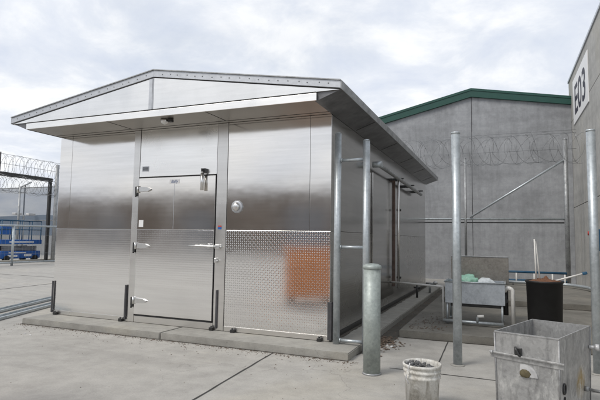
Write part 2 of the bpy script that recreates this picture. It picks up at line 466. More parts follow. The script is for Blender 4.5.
# door
dr = BM(); box(dr, -2.975, -1.662, -.026, .004, zP, 2.171, .003)
door = obj('door', dr, M['steel'], cs)
bm = BM(); box(bm, -2.975, -1.662, -.028, .004, .205, zP-.003, .003); obj('tread_plate', bm, M['plate_soft'], door)
bm = BM(); box(bm, -2.982, -2.976, -.018, .003, .182, 2.184); box(bm, -1.661, -1.655, -.018, .003, .182, 2.184)
box(bm, -2.966, -1.6685, -.018, .003, 2.172, 2.184); box(bm, -2.966, -1.6685, -.018, .003, .182, .203)
obj('gasket', bm, M['rubber'], door)
bm = BM(); box(bm, -2.342, -2.337, -.0275, -.0262, zP+.01, 2.10); obj('seam', bm, M['roof_trim'], door)
bm = BM(); box(bm, -2.425, -2.255, -.029, -.0262, 2.075, 2.135, .001); bdg = obj('badge', bm, M['white'], door)
mt = Matrix.Translation((-2.34, -.0295, 2.106)) @ Matrix.Rotation(PI/2, 4, 'X')
obj('lettering', text_bm('Bally', .062, mt, .0006, .25, 0), M['blue_ink'], bdg)
bm = BM(); box(bm, -2.945, -2.865, -.0290, -.0263, 1.455, 1.555, .001); obj('notice', bm, M['white'], door)
def hinge(z):
    bm = BM()
    pts = [(-2.945, 0), (-2.945, .035), (-2.80, .028), (-2.745, .004), (-2.745, -.012), (-2.80, -.032), (-2.945, -.035)]
    prism(bm, [(x, z+dz) for x, dz in pts], 'y', -.052, -.031)
    tube(bm, [(-2.975, -.045, z-.05), (-2.975, -.045, z+.05)], .016, 12)
    h = obj('hinge', bm, M['chrome'], door)
    bm = BM(); box(bm, -3.035, -2.985, -.036, -.0105, z-.095, z+.045, .004); tube(bm, [(-3.012, -.04, z-.075), (-3.012, -.04, z-.11)], .012, 8)
    obj('hinge_bracket', bm, M['brass_dark'], h)
for z in (2.005, 1.185, .40): hinge(z)
bm = BM()
tube(bm, bend([(-2.03, -.075, 1.20), (-1.92, -.085, 1.205), (-1.68, -.075, 1.20), (-1.60, -.06, 1.20)], .03), [.008]*3+[.013]*(14-3), 10)
box(bm, -1.735, -1.690, -.062, -.031, 1.17, 1.235, .006)
hnd = obj('handle', bm, M['chrome'], door)
bm = BM(); box(bm, -1.630, -1.560, -.056, -.0105, 1.165, 1.225, .008); tube(bm, [(-1.56, -.04, 1.195), (-1.53, -.05, 1.2)], .01, 8); obj('strike', bm, M['chrome'], hnd)
bm = BM(); box(bm, -1.640, -1.600, -.046, -.0105, .98, 1.045, .006); tube(bm, [(-1.605, -.035, 1.01), (-1.57, -.055, 1.01)], .011, 8); obj('padlock_hasp', bm, M['chrome'], door)
# hydraulic closer hanging over the door head
bm = BM(); tube(bm, [(-1.845, -.075, 1.965), (-1.845, -.075, 2.20)], .024, 14); tube(bm, [(-1.845, -.075, 2.20), (-1.845, -.075, 2.225)], .014, 10)
cl = obj('door_closer', bm, M['chrome'], door)
bm = BM(); box(bm, -1.880, -1.810, -.060, -.0065, 2.21, 2.27, .004); tube(bm, [(-1.87, -.06, 2.26), (-1.83, -.10, 2.24)], .012, 8); obj('closer_bracket', bm, M['brass_dark'], cl)

# rubber bumper strips and anchor clips
for x0, x1, z1 in ((-4.607, -4.582, .60), (-3.152, -3.126, .61), (-1.606, -1.580, .62)):
    bm = BM(); box(bm, x0, x1, -.030, -.0105, S+.03, z1, .004); obj('bumper_strip', bm, M['bumper'], cs)
bm = BM(); box(bm, XR-.026, XR+.028, -.018, -.0045, S+.02, .56, .003); box(bm, XR+.013, XR+.028, -.0175, .06, S+.02, .56, .003); obj('corner_guard', bm, M['bumper'], cs)
for x in (-4.50, -3.20, -1.655, -1.33, -.12):
    bm = BM(); box(bm, x-.028, x+.028, -.055, -.0115, S+.001, S+.045, .005); tube(bm, [(x, -.04, S+.04), (x, -.04, S+.062)], .012, 8); obj('anchor_clip', bm, M['brass_dark'], cs)
# round relief vent on the right bay
bm = BM(); lathe(bm, [(.085, 0), (.088, .012), (.075, .02), (.06, .022)], seg=10)
bm.transform(Matrix.Translation((-1.325, .0, 1.735)) @ Matrix.Rotation(PI/2, 4, 'X')); rv = obj('relief_vent', bm, M['roof_trim'], cs)
bm = BM(); lathe(bm, [(.052, 0), (.055, .03), (.035, .045), (.01, .048)], seg=24)
bm.transform(Matrix.Translation((-1.325, -.020, 1.735)) @ Matrix.Rotation(PI/2, 4, 'X')); obj('vent_cap', bm, M['chrome'], rv)
# sticker
bm = BM(); box(bm, -1.610, -1.555, -.0125, -.0105, 1.432, 1.462); st = obj('sticker', bm, M['blue'], cs)
bm = BM(); box(bm, -1.610, -1.555, -.0125, -.0105, 1.464, 1.482); obj('sticker_band', bm, M['red'], st)

# side wall (x=0) in panels with a row of ribs
ys = [0.014, 1.93, 3.66, 5.35, 6.8, LY]
for a, b_ in zip(ys[:-1], ys[1:]):
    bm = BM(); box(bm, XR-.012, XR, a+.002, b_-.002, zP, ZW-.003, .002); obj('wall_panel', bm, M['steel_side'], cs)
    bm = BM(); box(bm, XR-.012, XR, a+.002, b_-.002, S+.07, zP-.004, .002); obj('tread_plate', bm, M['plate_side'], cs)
bm = BM(); box(bm, XR-.012, XR+.006, .062, LY, S+.004, S+.066, .002); obj('base_trim', bm, M['brass_dark'], cs)
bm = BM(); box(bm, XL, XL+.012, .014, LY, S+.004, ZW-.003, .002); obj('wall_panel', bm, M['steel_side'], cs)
bm = BM(); box(bm, XL+.002, XR-.002, LY-.012, LY, S+.004, ZW-.003, .002); obj('wall_panel', bm, M['steel_side'], cs)
# side sliding door
sd = BM(); box(sd, .004, .030, 2.02, 3.60, .30, 2.42, .004); sdo = obj('sliding_door', sd, M['steel_side'], cs)
bm = BM(); box(bm, .004, .060, 3.605, 3.640, .45, 2.47, .004); obj('door_edge', bm, M['rust'], sdo)
bm = BM(); tube(bm, [(.13, 3.60, .42), (.13, 3.60, 2.50)], .021, 12); obj('guide_pipe', bm, M['steel_trim'], sdo)
bm = BM(); tube(bm, [(.14, 1.90, 2.525), (.14, 3.4, 2.50), (.14, 4.9, 2.47), (.14, 6.35, 2.44)], .034, 14); rl = obj('hanging_rail', bm, M['galv_dull'], cs)
bm = BM(); tube(bm, [(.05, 1.90, 2.525), (.20, 1.90, 2.525)], .05, 16); obj('rail_stop', bm, M['galv'], rl)
for y in (3.75, 5.0, 6.25):
    bm = BM(); box(bm, .002, .13, y-.02, y+.02, 2.47, 2.53, .004); tube(bm, [(.10, y, 2.52), (.20, y, 2.52)], .014, 8); obj('rail_bracket', bm, M['brass_dark'], rl)
for z in (.62, 1.9):
    bm = BM(); tube(bm, [(.09, 3.635, z), (.17, 3.635, z)], .022, 10); obj('door_bolt', bm, M['brass_dark'], sdo)

# soffit box and fascia
YF = -.642
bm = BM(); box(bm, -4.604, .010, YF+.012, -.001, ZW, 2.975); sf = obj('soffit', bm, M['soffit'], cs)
bm = BM(); box(bm, -4.6, .006, -.118, -.110, ZW-.0025, ZW-.0005); box(bm, -1.47, -1.462, YF+.02, -.12, ZW-.0025, ZW-.0005)
box(bm, -3.07, -3.062, YF+.02, -.12, ZW-.0025, ZW-.0005)
obj('soffit_joint', bm, M['dark'], sf)
bm = BM(); box(bm, -4.606, .031, YF, YF+.010, ZW-.004, 2.974, .002); obj('fascia', bm, M['fascia'], cs)
# recessed lamp (unlit) under the soffit
bm = BM(); lathe(bm, [(.05, 0), (.055, -.02), (.04, -.05), (.015, -.062)], (-2.22, -.45, ZW-.002), 20)
lm = obj('soffit_lamp', bm, M['chrome'], sf)
bm = BM(); box(bm, -2.15, -2.09, -.48, -.42, ZW-.045, ZW-.001, .006); obj('sensor', bm, M['brass_dark'], lm)
# roof
xl, xr, xm = -4.925, .318, -2.27
zl, zt = 3.003, 3.425
YR = 8.21
bm = BM(); prism(bm, [(xl+.02, zl-.012), (xr-.02, zl-.012), (xm, zt-.012)], 'y', YF+.014, YF+.030); gb = obj('gable', bm, M['gable'], cs)
bm = BM(); prism(bm, [(xl+.02, zl-.012), (xr-.02, zl-.012), (xm, zt-.012)], 'y', YR-.03, YR-.01); obj('gable', bm, M['gable'], cs)
bm = BM(); box(bm, xm-.075, xm-.022, YF+.008, YF+.0135, 2.99, zt-.02); box(bm, xm-.012, xm-.006, YF+.008, YF+.0135, 2.99, zt-.012); obj('gable_seam', bm, M['roof_trim'], gb)
bm = BM(); box(bm, -4.60, .02, YF+.002, YF+.0125, 2.976, 2.990); obj('fascia_gap', bm, M['dark'], cs)
rf = BM(); T = .085
prism(rf, [(xl, zl), (xm, zt), (xm, zt+T), (xl, zl+T*.95)], 'y', YF-.005, YR)
roof = obj('roof', rf, M['roof_trim'], cs)
bm = BM(); prism(bm, [(xr, zl), (xm+.0015, zt), (xm+.0015, zt+T), (xr, zl+T*.95)], 'y', YF-.005, YR); obj('roof_sheet', bm, M['roof_trim'], roof)
# flashing lip, with rivets, following the gable edge
for sx, nm in ((xl, 'l'), (xr, 'r')):
    d = Vector((xm-sx, 0, zt-zl)); n = int(d.length/.13)
    for k in range(1, n):
        p = Vector((sx, YF-.006, zl+.042+random.uniform(-.006, .006)))+d*(k+random.uniform(-.12, .12))/n
        t = BM(); lathe(t, [(.008, 0), (.007, .004), (.003, .007)], seg=8); t.transform(Matrix.Translation(p) @ Matrix.Rotation(PI/2, 4, 'X'))
        obj('rivet', t, M['galv_dull'], roof)
    bm = BM(); prism(bm, [(sx, zl+T*.95+.002), (xm, zt+T+.002), (xm, zt+T+.014), (sx, zl+T*.95+.014)], 'y', YF-.02, YF+.12); obj('flashing', bm, M['galv_dull'], roof)
# side eaves: closed wedges between wall head and roof edge
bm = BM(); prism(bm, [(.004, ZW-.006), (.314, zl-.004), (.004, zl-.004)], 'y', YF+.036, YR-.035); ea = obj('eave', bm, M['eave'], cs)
for y in (1.0, 2.6, 4.2, 5.8, 7.3):
    bm = BM(); prism(bm, [(.03, ZW+.0005), (.30, zl-.0125), (.30, zl-.0095), (.03, ZW+.0035)], 'y', y, y+.012); obj('eave_joint', bm, M['rubber'], ea)
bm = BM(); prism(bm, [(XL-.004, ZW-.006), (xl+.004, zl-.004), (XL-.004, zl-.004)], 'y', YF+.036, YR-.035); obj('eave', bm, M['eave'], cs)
bm = BM(); box(bm, xr+.0005, xr+.010, YF-.004, YR, zl-.012, zl+T+.004, .002); obj('eave_trim', bm, M['galv_dull'], roof)
bm = BM(); box(bm, xl-.010, xl-.0005, YF-.004, YR, zl-.012, zl+T+.004, .002); obj('eave_trim', bm, M['galv_dull'], roof)

# ------------------------------------------------------------------ pipe posts
def post(name, label, x, y, z0, z1, r, mat, cat='post', group=None, cap=True):
    t = thing(name, label, cat, (x, y, z0), 0, group)
    bm = BM(); tube(bm, [(x, y, z0), (x, y, z1-.012)], r, 28); obj('pole', bm, mat, t)
    bm = BM(); lathe(bm, [(r+.0015, -.012), (r+.0015, .004), (r*.96, .010), (r*.3, .013)], (x, y, z1-.012), 28); obj('cap', bm, mat, t)
    bm = BM(); lathe(bm, [(r+.028, 0), (r+.026, .006), (r+.003, .012)], (x, y, z0+.001), 24); obj('grout_collar', bm, M['slab'], t)
    return t
post('steel_post', 'tall galvanised post in front of the steel sink, left of the metal bin', 1.49, -.12, 0, 2.53, .047, M['galv'], group='tall galvanised pipe posts')
post('steel_post', 'tall galvanised post at the right edge, behind the metal bin', 2.828, .142, 0, 2.52, .044, M['galv'], group='tall galvanised pipe posts')
lad = thing('pipe_frame', 'galvanised pipe frame of two uprights and rungs at the cold store corner', 'pipe frame', (.1, -.06, S))
for x, z0, z1 in ((.105, S, 2.62), (.462, 0, 2.51)):
    bm = BM(); tube(bm, [(x, -.06, z0), (x, -.06, z1)], .041, 24); tube(bm, [(x, -.06, z1-.002), (x, -.06, z1+.012)], [.043, .030], 24); obj('upright', bm, M['galv'], lad)
for z in (2.285, 1.23, .13):
    bm = BM(); tube(bm, [(.14, -.06, z), (.427, -.06, z)], .019, 14); tube(bm, [(.145, -.06, z), (.160, -.06, z)], .026, 14); obj('rung', bm, M['galv'], lad)
bo = thing('bollard', 'short thick grey-green steel bollard with domed cap in front of pipe frame', 'bollard', (.735, -.85, 0))
bm = BM(); tube(bm, [(.735, -.85, 0), (.735, -.85, 1.03)], .085, 40); obj('pole', bm, M['bollard'], bo)
bm = BM(); lathe(bm, [(.088, 0), (.094, .006), (.095, .024), (.088, .036), (.060, .050), (.02, .056)], (.735, -.85, 1.03), 40); obj('cap', bm, M['bollard'], bo)
bm = BM(); lathe(bm, [(.094, 0), (.093, .01), (.087, .016)], (.735, -.85, .001), 40); obj('base_ring', bm, M['galv_dull'], bo)

# ------------------------------------------------------------------ bucket of rubble
bk = thing('bucket', 'white plastic bucket splashed with plaster and filled with grey rubble', 'bucket', (1.343, -1.65, 0))
c0 = (1.343, -1.65, 0)
bm = BM(); lathe(bm, [(.118, .002), (.122, .0), (.134, .24), (.142, .245), (.143, .262), (.136, .266), (.137, .285), (.146, .29), (.147, .305), (.139, .309), (.140, .325),
                     (.150, .328), (.152, .345), (.147, .352), (.140, .350), (.136, .33), (.130, .20), (.115, .02)], c0, 56); obj('body', bm, M['bucket'], bk)
bm = BM()
for k in range(170):
    a = random.uniform(0, 2*PI); r = .118*math.sqrt(random.random()); s = random.uniform(.006, .020)
    t = BM(); bmesh.ops.create_icosphere(t, subdivisions=1, radius=s)
    for v in t.verts: v.co *= random.uniform(.7, 1.25)
    t.transform(Matrix.Translation((c0[0]+r*math.cos(a), c0[1]+r*math.sin(a), (.298)+.028*math.cos(a*2+1)+random.uniform(0, .03)-r*.1)) @ Matrix.Rotation(random.uniform(0, 3), 4, (1, .4, .2))); merge(bm, t)
lathe(bm, [(.128, .20), (.130, .29), (.05, .305)], c0, 30)
obj('rubble', bm, M['rubble'], bk)
bm = BM(); a0 = 2.0*PI*.655
ex = Vector((c0[0]+.152*math.cos(a0), c0[1]+.152*math.sin(a0), .315))
tube(bm, bend([ex+Vector((.012, -.006, .055)), ex+Vector((.0, -.004, .01)), ex+Vector((-.02, -.006, -.06)), ex+Vector((.005, -.012, -.10))], .015), .0045, 8); obj('handle', bm, M['zinc_white'], bk)
bm = BM(); tube(bm, [ex+Vector((.0, 0, -.02)), ex+Vector((-.006, -.014, -.02))], .014, 12); obj('handle_boss', bm, M['bucket'], bk)

# ------------------------------------------------------------------ galvanised bin
A_, B_, C_, D_ = [Vector((*p, 0)) for p in ((1.885, -1.715), (2.300, -1.835), (2.590, -1.115), (2.180, -.960))]
bn = thing('steel_bin', 'open-topped scuffed galvanised metal bin with brackets and stained side', 'bin', (2.24, -1.4, 0))
ctr = (A_+B_+C_+D_)/4
def ringq(s, z): return [Vector((ctr.x+(p.x-ctr.x)*s, ctr.y+(p.y-ctr.y)*s, z)) for p in (A_, B_, C_, D_)]
bm = BM()
rings = [ringq(s, z) for s, z in ((.955, .004), (1.0, .652), (1.012, .652), (1.012, .660), (.972, .660), (.93, .02))]
rv_ = [[bm.verts.new(p) for p in r] for r in rings]
for i in range(5):
    for k in range(4): bm.faces.new((rv_[i][k], rv_[i][(k+1) % 4], rv_[i+1][(k+1) % 4], rv_[i+1][k]))
bm.faces.new(rv_[0][::-1]); bm.faces.new(rv_[5])
obj('body', bm, M['bin'], bn)
fx = (B_-A_).normalized(); fn = Vector((fx.y, -fx.x, 0)); ang = math.atan2(fx.y, fx.x)
sx_ = (C_-B_).normalized(); sn = Vector((sx_.y, -sx_.x, 0)); angs = math.atan2(sx_.y, sx_.x)
def onf(u, z, off=0):
    s = .955+(1-.955)*z/.652
    a = ctr+(A_-ctr)*s; b_ = ctr+(B_-ctr)*s; return Vector(((a+(b_-a)*u).x, (a+(b_-a)*u).y, z))+fn*off
def ons(u, z, off=0):
    s = .955+(1-.955)*z/.652
    a = ctr+(B_-ctr)*s; b_ = ctr+(C_-ctr)*s; return Vector(((a+(b_-a)*u).x, (a+(b_-a)*u).y, z))+sn*off
bm = BM(); p = onf(.5, .500, .016); rbox(bm, p, (.50, .028, .012), ang, .002, ('Y', math.radians(2))); rbox(bm, onf(.5, .482, .006), (.49, .008, .045), ang, .001, ('Y', math.radians(2)))
tube(bm, [onf(-.06, .508, .03), onf(-.02, .508, .03)], .014, 10)
obj('rim_flange', bm, M['bin'], bn)
bm = BM(); p = onf(.5, .385, .003); 
arc = [(.085*math.cos(t), .085*math.sin(t)) for t in [PI*.0+PI*k/18*.62 for k in range(19)]]+[(-.035, 0.0)]
prism(bm, [(x, z) for x, z in arc], 'y', -.006, .006); bm.transform(Matrix.Translation(p+Vector((-.01, 0, -.02))) @ Matrix.Rotation(ang, 4, 'Z')); pl_ = obj('round_plate', bm, M['zinc_white'], bn)
bm = BM(); lathe(bm, [(.030, 0), (.028, .003), (.01, .004)], seg=9)
for v in bm.verts: v.co.x *= 1.3; v.co += Vector((random.uniform(-.004, .004), random.uniform(-.004, .004), 0))
bm.transform(Matrix.Translation(onf(.48, .385, .013)) @ Matrix.Rotation(ang, 4, 'Z') @ Matrix.Rotation(PI/2, 4, 'X')); obj('rust_patch', bm, M['patch'], pl_)
bm = BM(); rbox(bm, onf(.38, .535, .008), (.05, .016, .05), ang, .004); tube(bm, bend([onf(.34, .56, .012), onf(.36, .555, .035), onf(.40, .515, .035), onf(.43, .50, .02)], .012), .009, 8); obj('lifting_lug', bm, M['brass_dark'], bn)
bm = BM()
t = [ons(.12+.035*math.cos(a), .30+.035*math.sin(a), .006) for a in [2*PI*k/20 for k in range(21)]]; tube(bm, t, .006, 8, False); obj('ring', bm, M['brass_dark'], bn)
bm = BM(); tube(bm, [ons(.14, .225, -.002), ons(.14, .225, .004)], .018, 14); obj('drain_hole', bm, M['dark'], bn)
bm = BM(); tube(bm, [ons(.11, .30, -.002), ons(.11, .30, .003)], .016, 14); obj('drain_hole', bm, M['dark'], bn)
bm = BM(); tube(bm, [ons(.80, .20, 0), ons(.80, .20, .03)], .020, 12); tube(bm, [ons(.80, .20, .03), ons(.80, .195, .20)], .011, 10); tube(bm, [ons(.80, .195, .20), ons(.80, .19, .26)], .016, 10); obj('drain_spigot', bm, M['galv_dull'], bn)
bm = BM(); tube(bm, [ons(.95, .50, 0), ons(.97, .50, .05)], .014, 12); tube(bm, [ons(.97, .50, .04), ons(.975, .50, .07)], .026, 14); obj('knob', bm, M['zinc_white'], bn)
for p_, q_ in ((A_, B_), (B_, C_), (C_, D_), (D_, A_)):
    s = .957; a = ctr+(p_-ctr)*s; b_ = ctr+(q_-ctr)*s; d = (b_-a).normalized()
    bm = BM(); tube(bm, [a+Vector((0, 0, .01)), ctr+(p_-ctr)*1.001+Vector((0, 0, .648))], .007, 8)
    obj('corner_seam', bm, M['galv_bin_seam'], bn)

# ------------------------------------------------------------------ sink
PZ = .095
sk = thing('steel_sink', 'free-standing stainless sink with tall backsplash behind the middle post', 'sink', (1.55, 2.3, PZ))
x0, x1, y0, y1, zb, zt_ = 1.14, 1.975, 2.02, 2.60, .40, .715
bm = BM()
def quad(bm, *ps): return bm.faces.new([bm.verts.new(p) for p in ps])
w = .02
box(bm, x0, x1, y0, y0+.012, zb, zt_-.002, .002); box(bm, x0, x1, y1-.012, y1, zb, zt_-.002, .002)
box(bm, x0, x0+.012, y0+.013, y1-.013, zb, zt_-.002, .002); box(bm, x1-.012, x1, y0+.013, y1-.013, zb, zt_-.002, .002)
box(bm, x0+.013, x1-.013, y0+.013, y1-.013, zb+.002, zb+.014)
ba = obj('basin', bm, M['sink'], sk)
bm = BM()
tube(bm, [(x0-.008, y0-.008, zt_), (x1+.008, y0-.008, zt_), (x1+.008, y1+.002, zt_)], .011, 8); tube(bm, [(x0-.008, y0-.008, zt_), (x0-.008, y1+.002, zt_)], .011, 8)
obj('rim', bm, M['galv'], ba)
bm = BM(); box(bm, x0+.04, x1+.06, y1+.004, y1+.03, zt_-.06, 1.075, .004); bs = obj('backsplash', bm, M['sink_back'], sk)
bm = BM(); box(bm, x0+.036, x1+.064, y1-.006, y1+.034, 1.077, 1.092, .003); obj('backsplash_cap', bm, M['galv_dull'], bs)
bm = BM(); box(bm, x0+.08, x1-.05, y0+.06, y1-.05, zb-.05, zb-.002, .004); obj('underside', bm, M['brass_dark'], sk)
for x in (x0+.03, x1-.04):
    for y in (y0+.03, y1-.03):
        bm = BM(); tube(bm, [(x, y, PZ), (x, y, zb-.001)], .017, 12); tube(bm, [(x, y, PZ), (x, y, PZ+.03)], .024, 12); obj('leg', bm, M['galv'], sk)
# things in the sink
def crumple(center, size, mat, name, label, cat, seed):
    bm = BM(); bmesh.ops.create_icosphere(bm, subdivisions=4, radius=1)
    for v in bm.verts:
        q = v.co.copy(); k = 1+.22*noise.noise(q*2.2+Vector((seed, 0, 0)))+.10*noise.noise(q*6+Vector((0, seed, 0)))
        v.co = Vector((q.x*size[0]*k, q.y*size[1]*k, q.z*size[2]*k))
    bm.transform(Matrix.Translation(center))
    for f in bm.faces: f.smooth = True
    return tag(obj(name, bm, mat), label, cat)
crumple((1.44, 2.33, .66), (.20, .15, .15), M['greenbag'], 'plastic_bag', 'crumpled pale green plastic bag lying in the steel sink', 'bag', 1)
crumple((1.70, 2.33, .64), (.15, .13, .13), M['whitebag'], 'plastic_bag', 'crumpled white plastic bag lying in the right of the steel sink', 'bag', 4)
# plumbing
bm = BM(); tube(bm, bend([(1.97, 2.12, .60), (1.99, 2.10, .655), (2.08, 2.10, .64), (2.08, 2.10, PZ)], .05, 6), .030, 14)
pp = tag(obj('waste_pipe', bm, M['pvc']), 'white plastic elbow pipe running down beside the right of the sink', 'pipe')
bm = BM(); tube(bm, [(1.985, 2.20, .25), (1.985, 2.20, .66)], .036, 14); tube(bm, [(1.985, 2.20, .46), (1.985, 2.10, .46)], .03, 12); obj('trap', bm, M['brass_dark'], pp)
bm = BM(); tube(bm, [(1.12, 1.96, PZ+.05), (1.95, 1.93, PZ+.05)], .024, 12); tube(bm, bend([(1.60, 1.93, PZ+.05), (1.60, 1.93, .235), (1.67, 1.93, .245)], .03), .018, 12)
fp = tag(obj('floor_pipe', bm, M['galv']), 'low galvanised pipe with a small upturned elbow beneath the sink', 'pipe')
bm = BM(); tube(bm, [(1.60, 1.93, .235), (1.69, 1.93, .245)], [.021, .021], 12); obj('elbow', bm, M['pvc'], fp)
bm = BM(); tube(bm, [(1.10, 2.14, .620), (.42, 2.95, .575), (.03, 3.42, .545)], .017, 12)
rp = tag(obj('supply_pipe', bm, M['pvc']), 'white horizontal pipe from the sink to the cold store side wall', 'pipe')
bm = BM(); tube(bm, [(1.10, 2.14, .640), (1.10, 2.14, PZ)], .014, 10); obj('drop', bm, M['pvc'], rp)

# valve cluster between cold store and fence
vc = thing('valve_stand', 'small dark standpipe valves at the far end of the cold store plinth', 'valve', (.3, 5.2, S))
bm = BM(); tube(bm, [(.22, 5.2, S), (.22, 5.2, .36)], .022, 10); tube(bm, [(.15, 5.2, .30), (.29, 5.2, .30)], .02, 10); obj('body', bm, M['brass_dark'], vc)
bm = BM(); tube(bm, [(.33, 6.4, S), (.33, 6.4, .30)], .025, 10); tube(bm, [(.24, 6.4, .30), (.48, 6.4, .30)], .025, 10); obj('body', bm, M['galv_dull'], vc)
bm = BM(); lathe(bm, [(.05, 0), (.055, .03), (.03, .06)], (.46, 6.4, .30), 14); obj('wheel', bm, M['zinc_white'], vc)

# ------------------------------------------------------------------ black barrel with soil and stakes
cx, cy = 2.49, 2.06
bl = thing('planter_tub', 'tall black plastic tub heaped with brown soil right of the sink', 'tub', (cx, cy, PZ))
bm = BM(); lathe(bm, [(.213, 0), (.217, .004), (.235, .66), (.247, .665), (.249, .69), (.238, .692), (.230, .66), (.205, .1)], (cx, cy, PZ), 48); obj('body', bm, M['rubber'], bl)
bm = BM()
for i in range(13):
    pass
bmesh.ops.create_grid(bm, x_segments=30, y_segments=30, size=.235)
for v in list(bm.verts):
    if v.co.length > .232: bm.verts.remove(v)
for v in bm.verts:
    r = v.co.length
    v.co.z = .055*(1-(r/.235)**2)+.03*noise.noise(v.co*18)+.035*math.exp(-((v.co.x-.02)**2+(v.co.y)**2)/.0012)
bm.transform(Matrix.Translation((cx, cy, PZ+.66)))
for f in bm.faces: f.smooth = True
obj('soil', bm, M['soil'], bl)
for (ax, ay), (bx, by, bz), lab in (((-.10, -.02), (-.115, 0, 1.37), 'taller of the two pale thin stakes standing in the black tub'), ((-.045, .02), (-.10, .02, 1.34), 'shorter pale stake leaning on its twin in the black tub')):
    bm = BM(); tube(bm, [(cx+ax, cy+ay, .70), (cx+bx, cy+by, bz)], .010, 8); tag(obj('stake', bm, M['pvc']), lab, 'stake')
bt = BM(); tube(bt, [(cx+.06, cy-.03, .765), (2.97, 2.03, .905)], .012, 10)
br = tag(obj('long_tool', bt, M['pvc']), 'pale long tool handle lying across the black tub rim towards the wall', 'tool')
bm = BM(); rbox(bm, (2.99, 2.03, .912), (.06, .04, .04), 0, .008, ('Y', -.28)); obj('tool_head', bm, M['blue_rail'], br)

# ------------------------------------------------------------------ green-roofed building
gbd = thing('industrial_building', 'grey concrete gable-ended building with dark green roof edge behind the fence', 'building', (1, 14, 0))
bm = BM()
prism(bm, [(-9, 0), (1.02, 0), (1.02, 6.40), (-9, 3.95)], 'y', 12.0, 12.18)
obj('wall_slab', bm, M['wall_grey'], gbd)
bm = BM(); prism(bm, [(1.035, 0), (4.088, 0), (4.088, 5.90), (1.035, 6.40)], 'y', 12.0, 12.18); obj('wall_slab', bm, M['wall_grey'], gbd)
bm = BM(); prism(bm, [(-9, 0), (9, 0), (9, 5.05), (1.03, 6.35), (-9, 3.9)], 'y', 12.19, 30); obj('wall_core', bm, M['wall_grey'], gbd)
def sl(x, dz=0): return (6.62-(1.03-x)*.234 if x < 1.03 else 6.62-(x-1.03)*.190)+dz
bm = BM(); prism(bm, [(-9.2, sl(-9.2, -.25)), (1.03, sl(1.03, -.27)), (4.089, sl(4.089, -.24)), (4.089, sl(4.089)), (1.03, sl(1.03)), (-9.2, sl(-9.2))], 'y', 11.90, 11.995); obj('green_fascia', bm, M['green'], gbd)
bm = BM(); prism(bm, [(-9.2, sl(-9.2, -.05)), (1.03, sl(1.03, -.05)), (4.089, sl(4.089, -.05)), (4.089, sl(4.089, .03)), (1.03, sl(1.03, .03)), (-9.2, sl(-9.2, .03))], 'y', 11.88, 30); obj('roof', bm, M['green'], gbd)
# form-tie marks
for x in [-3.2+1.1*k for k in range(7)]:
    for z in (1.1, 2.9, 4.6):
        bm = BM(); tube(bm, [(x, 11.9985, z), (x, 12.01, z)], .018, 10); obj('tie_mark', bm, M['galv_dull'], gbd)

# ------------------------------------------------------------------ right-hand building
rb = thing('precast_building', 'pale precast concrete building with code sign along the right edge', 'building', (5, 5, 0))
XW = 4.092
bm = BM()
for z0, z1 in ((0, 2.44), (2.455, 5.22), (5.235, 6.66)):
    box(bm, XW, XW+.2, -1.0, 12.5, z0, z1, .006)
obj('wall_slab', bm, M['wall_light'], rb)
bm = BM(); box(bm, XW+.012, 14, -.99, 12.49, 0, 6.5); obj('wall_core', bm, M['dark'], rb)
bm = BM(); box(bm, XW-.03, XW+.24, -1.02, 12.52, 6.662, 6.74, .005); obj('parapet_cap', bm, M['roof_trim'], rb)
sg = BM(); prism(sg, [(11.40, 6.50), (11.40, 5.16), (8.53, 4.96), (8.53, 5.93+.02)], 'x', XW-.025, XW-.002)
sg.free()
sg = BM(); box(sg, XW-.025, XW-.002, 8.55, 11.35, 4.98, 6.36, .003)
sgn = tag(obj('code_sign', sg, M['white']), 'white rectangular sign with black E03 code high on the precast wall', 'sign')
mt = Matrix.Translation((XW-.0265, 9.95, 5.60)) @ Matrix.Rotation(-PI/2, 4, 'Z') @ Matrix.Rotation(PI/2, 4, 'X') @ Matrix.Diagonal((1.18, 1, 1, 1))
obj('lettering', text_bm('E03', 1.24, mt, .0008, 0, .022), M['black_ink'], sgn)
# wall box with red knob
bm = BM(); box(bm, XW-.14, XW-.002, 7.2, 7.55, 1.15, 1.65, .01)
wb = tag(obj('wall_box', bm, M['blue_rail']), 'small blue-grey box with red knob mounted low on the precast wall', 'box')
bm = BM(); tube(bm, [(XW-.14, 7.62, 1.56), (XW-.26, 7.64, 1.56)], .05, 14); obj('knob', bm, M['red'], wb)

# ------------------------------------------------------------------ fences with razor wire
def coil(p0, p1, r, pitch, wr, seed=0, seg=22, barbs=True, skew=0):
    rnd = random.Random(seed)
    p0 = Vector(p0); p1 = Vector(p1); d = (p1-p0); L = d.length; d.normalize(); s = Vector((-d.y, d.x, 0)); up = Vector((0, 0, 1))
    bm = BM(); n = int(L/pitch*seg); pts = []
    for i in range(n+1):
        th = 2*PI*i/seg; k = i/seg; j = .10*math.sin(k*2.1+seed)
        rr = r*(1+.06*math.sin(k*1.3+seed*2))
        p = p0+d*(L*i/n+.28*pitch*math.sin(th*1.0+k*PI)+j*pitch+skew*math.cos(th)*(1+.25*math.sin(k*1.7)))+s*rr*math.cos(th)+up*(rr*math.sin(th)+.03*math.sin(k*.9))
        pts.append(p)
    tube(bm, pts, wr, 4)
    if barbs:
        for i in range(0, n, 2):
            p = pts[i]; t = (pts[min(i+1, n)]-p).normalized(); q = Vector((rnd.uniform(-1, 1), rnd.uniform(-1, 1), rnd.uniform(-1, 1))).cross(t).normalized()
            a = bm.verts.new(p+q*wr*4.5+t*wr*3); b_ = bm.verts.new(p-t*wr*2); c_ = bm.verts.new(p-q*wr*4.5+t*wr*3); bm.faces.new((a, b_, c_))
    return bm
FY = 9.6
fb = thing('security_fence', 'galvanised pipe fence with diagonal brace and razor wire before green-roofed building', 'fence', (1, FY, 0))
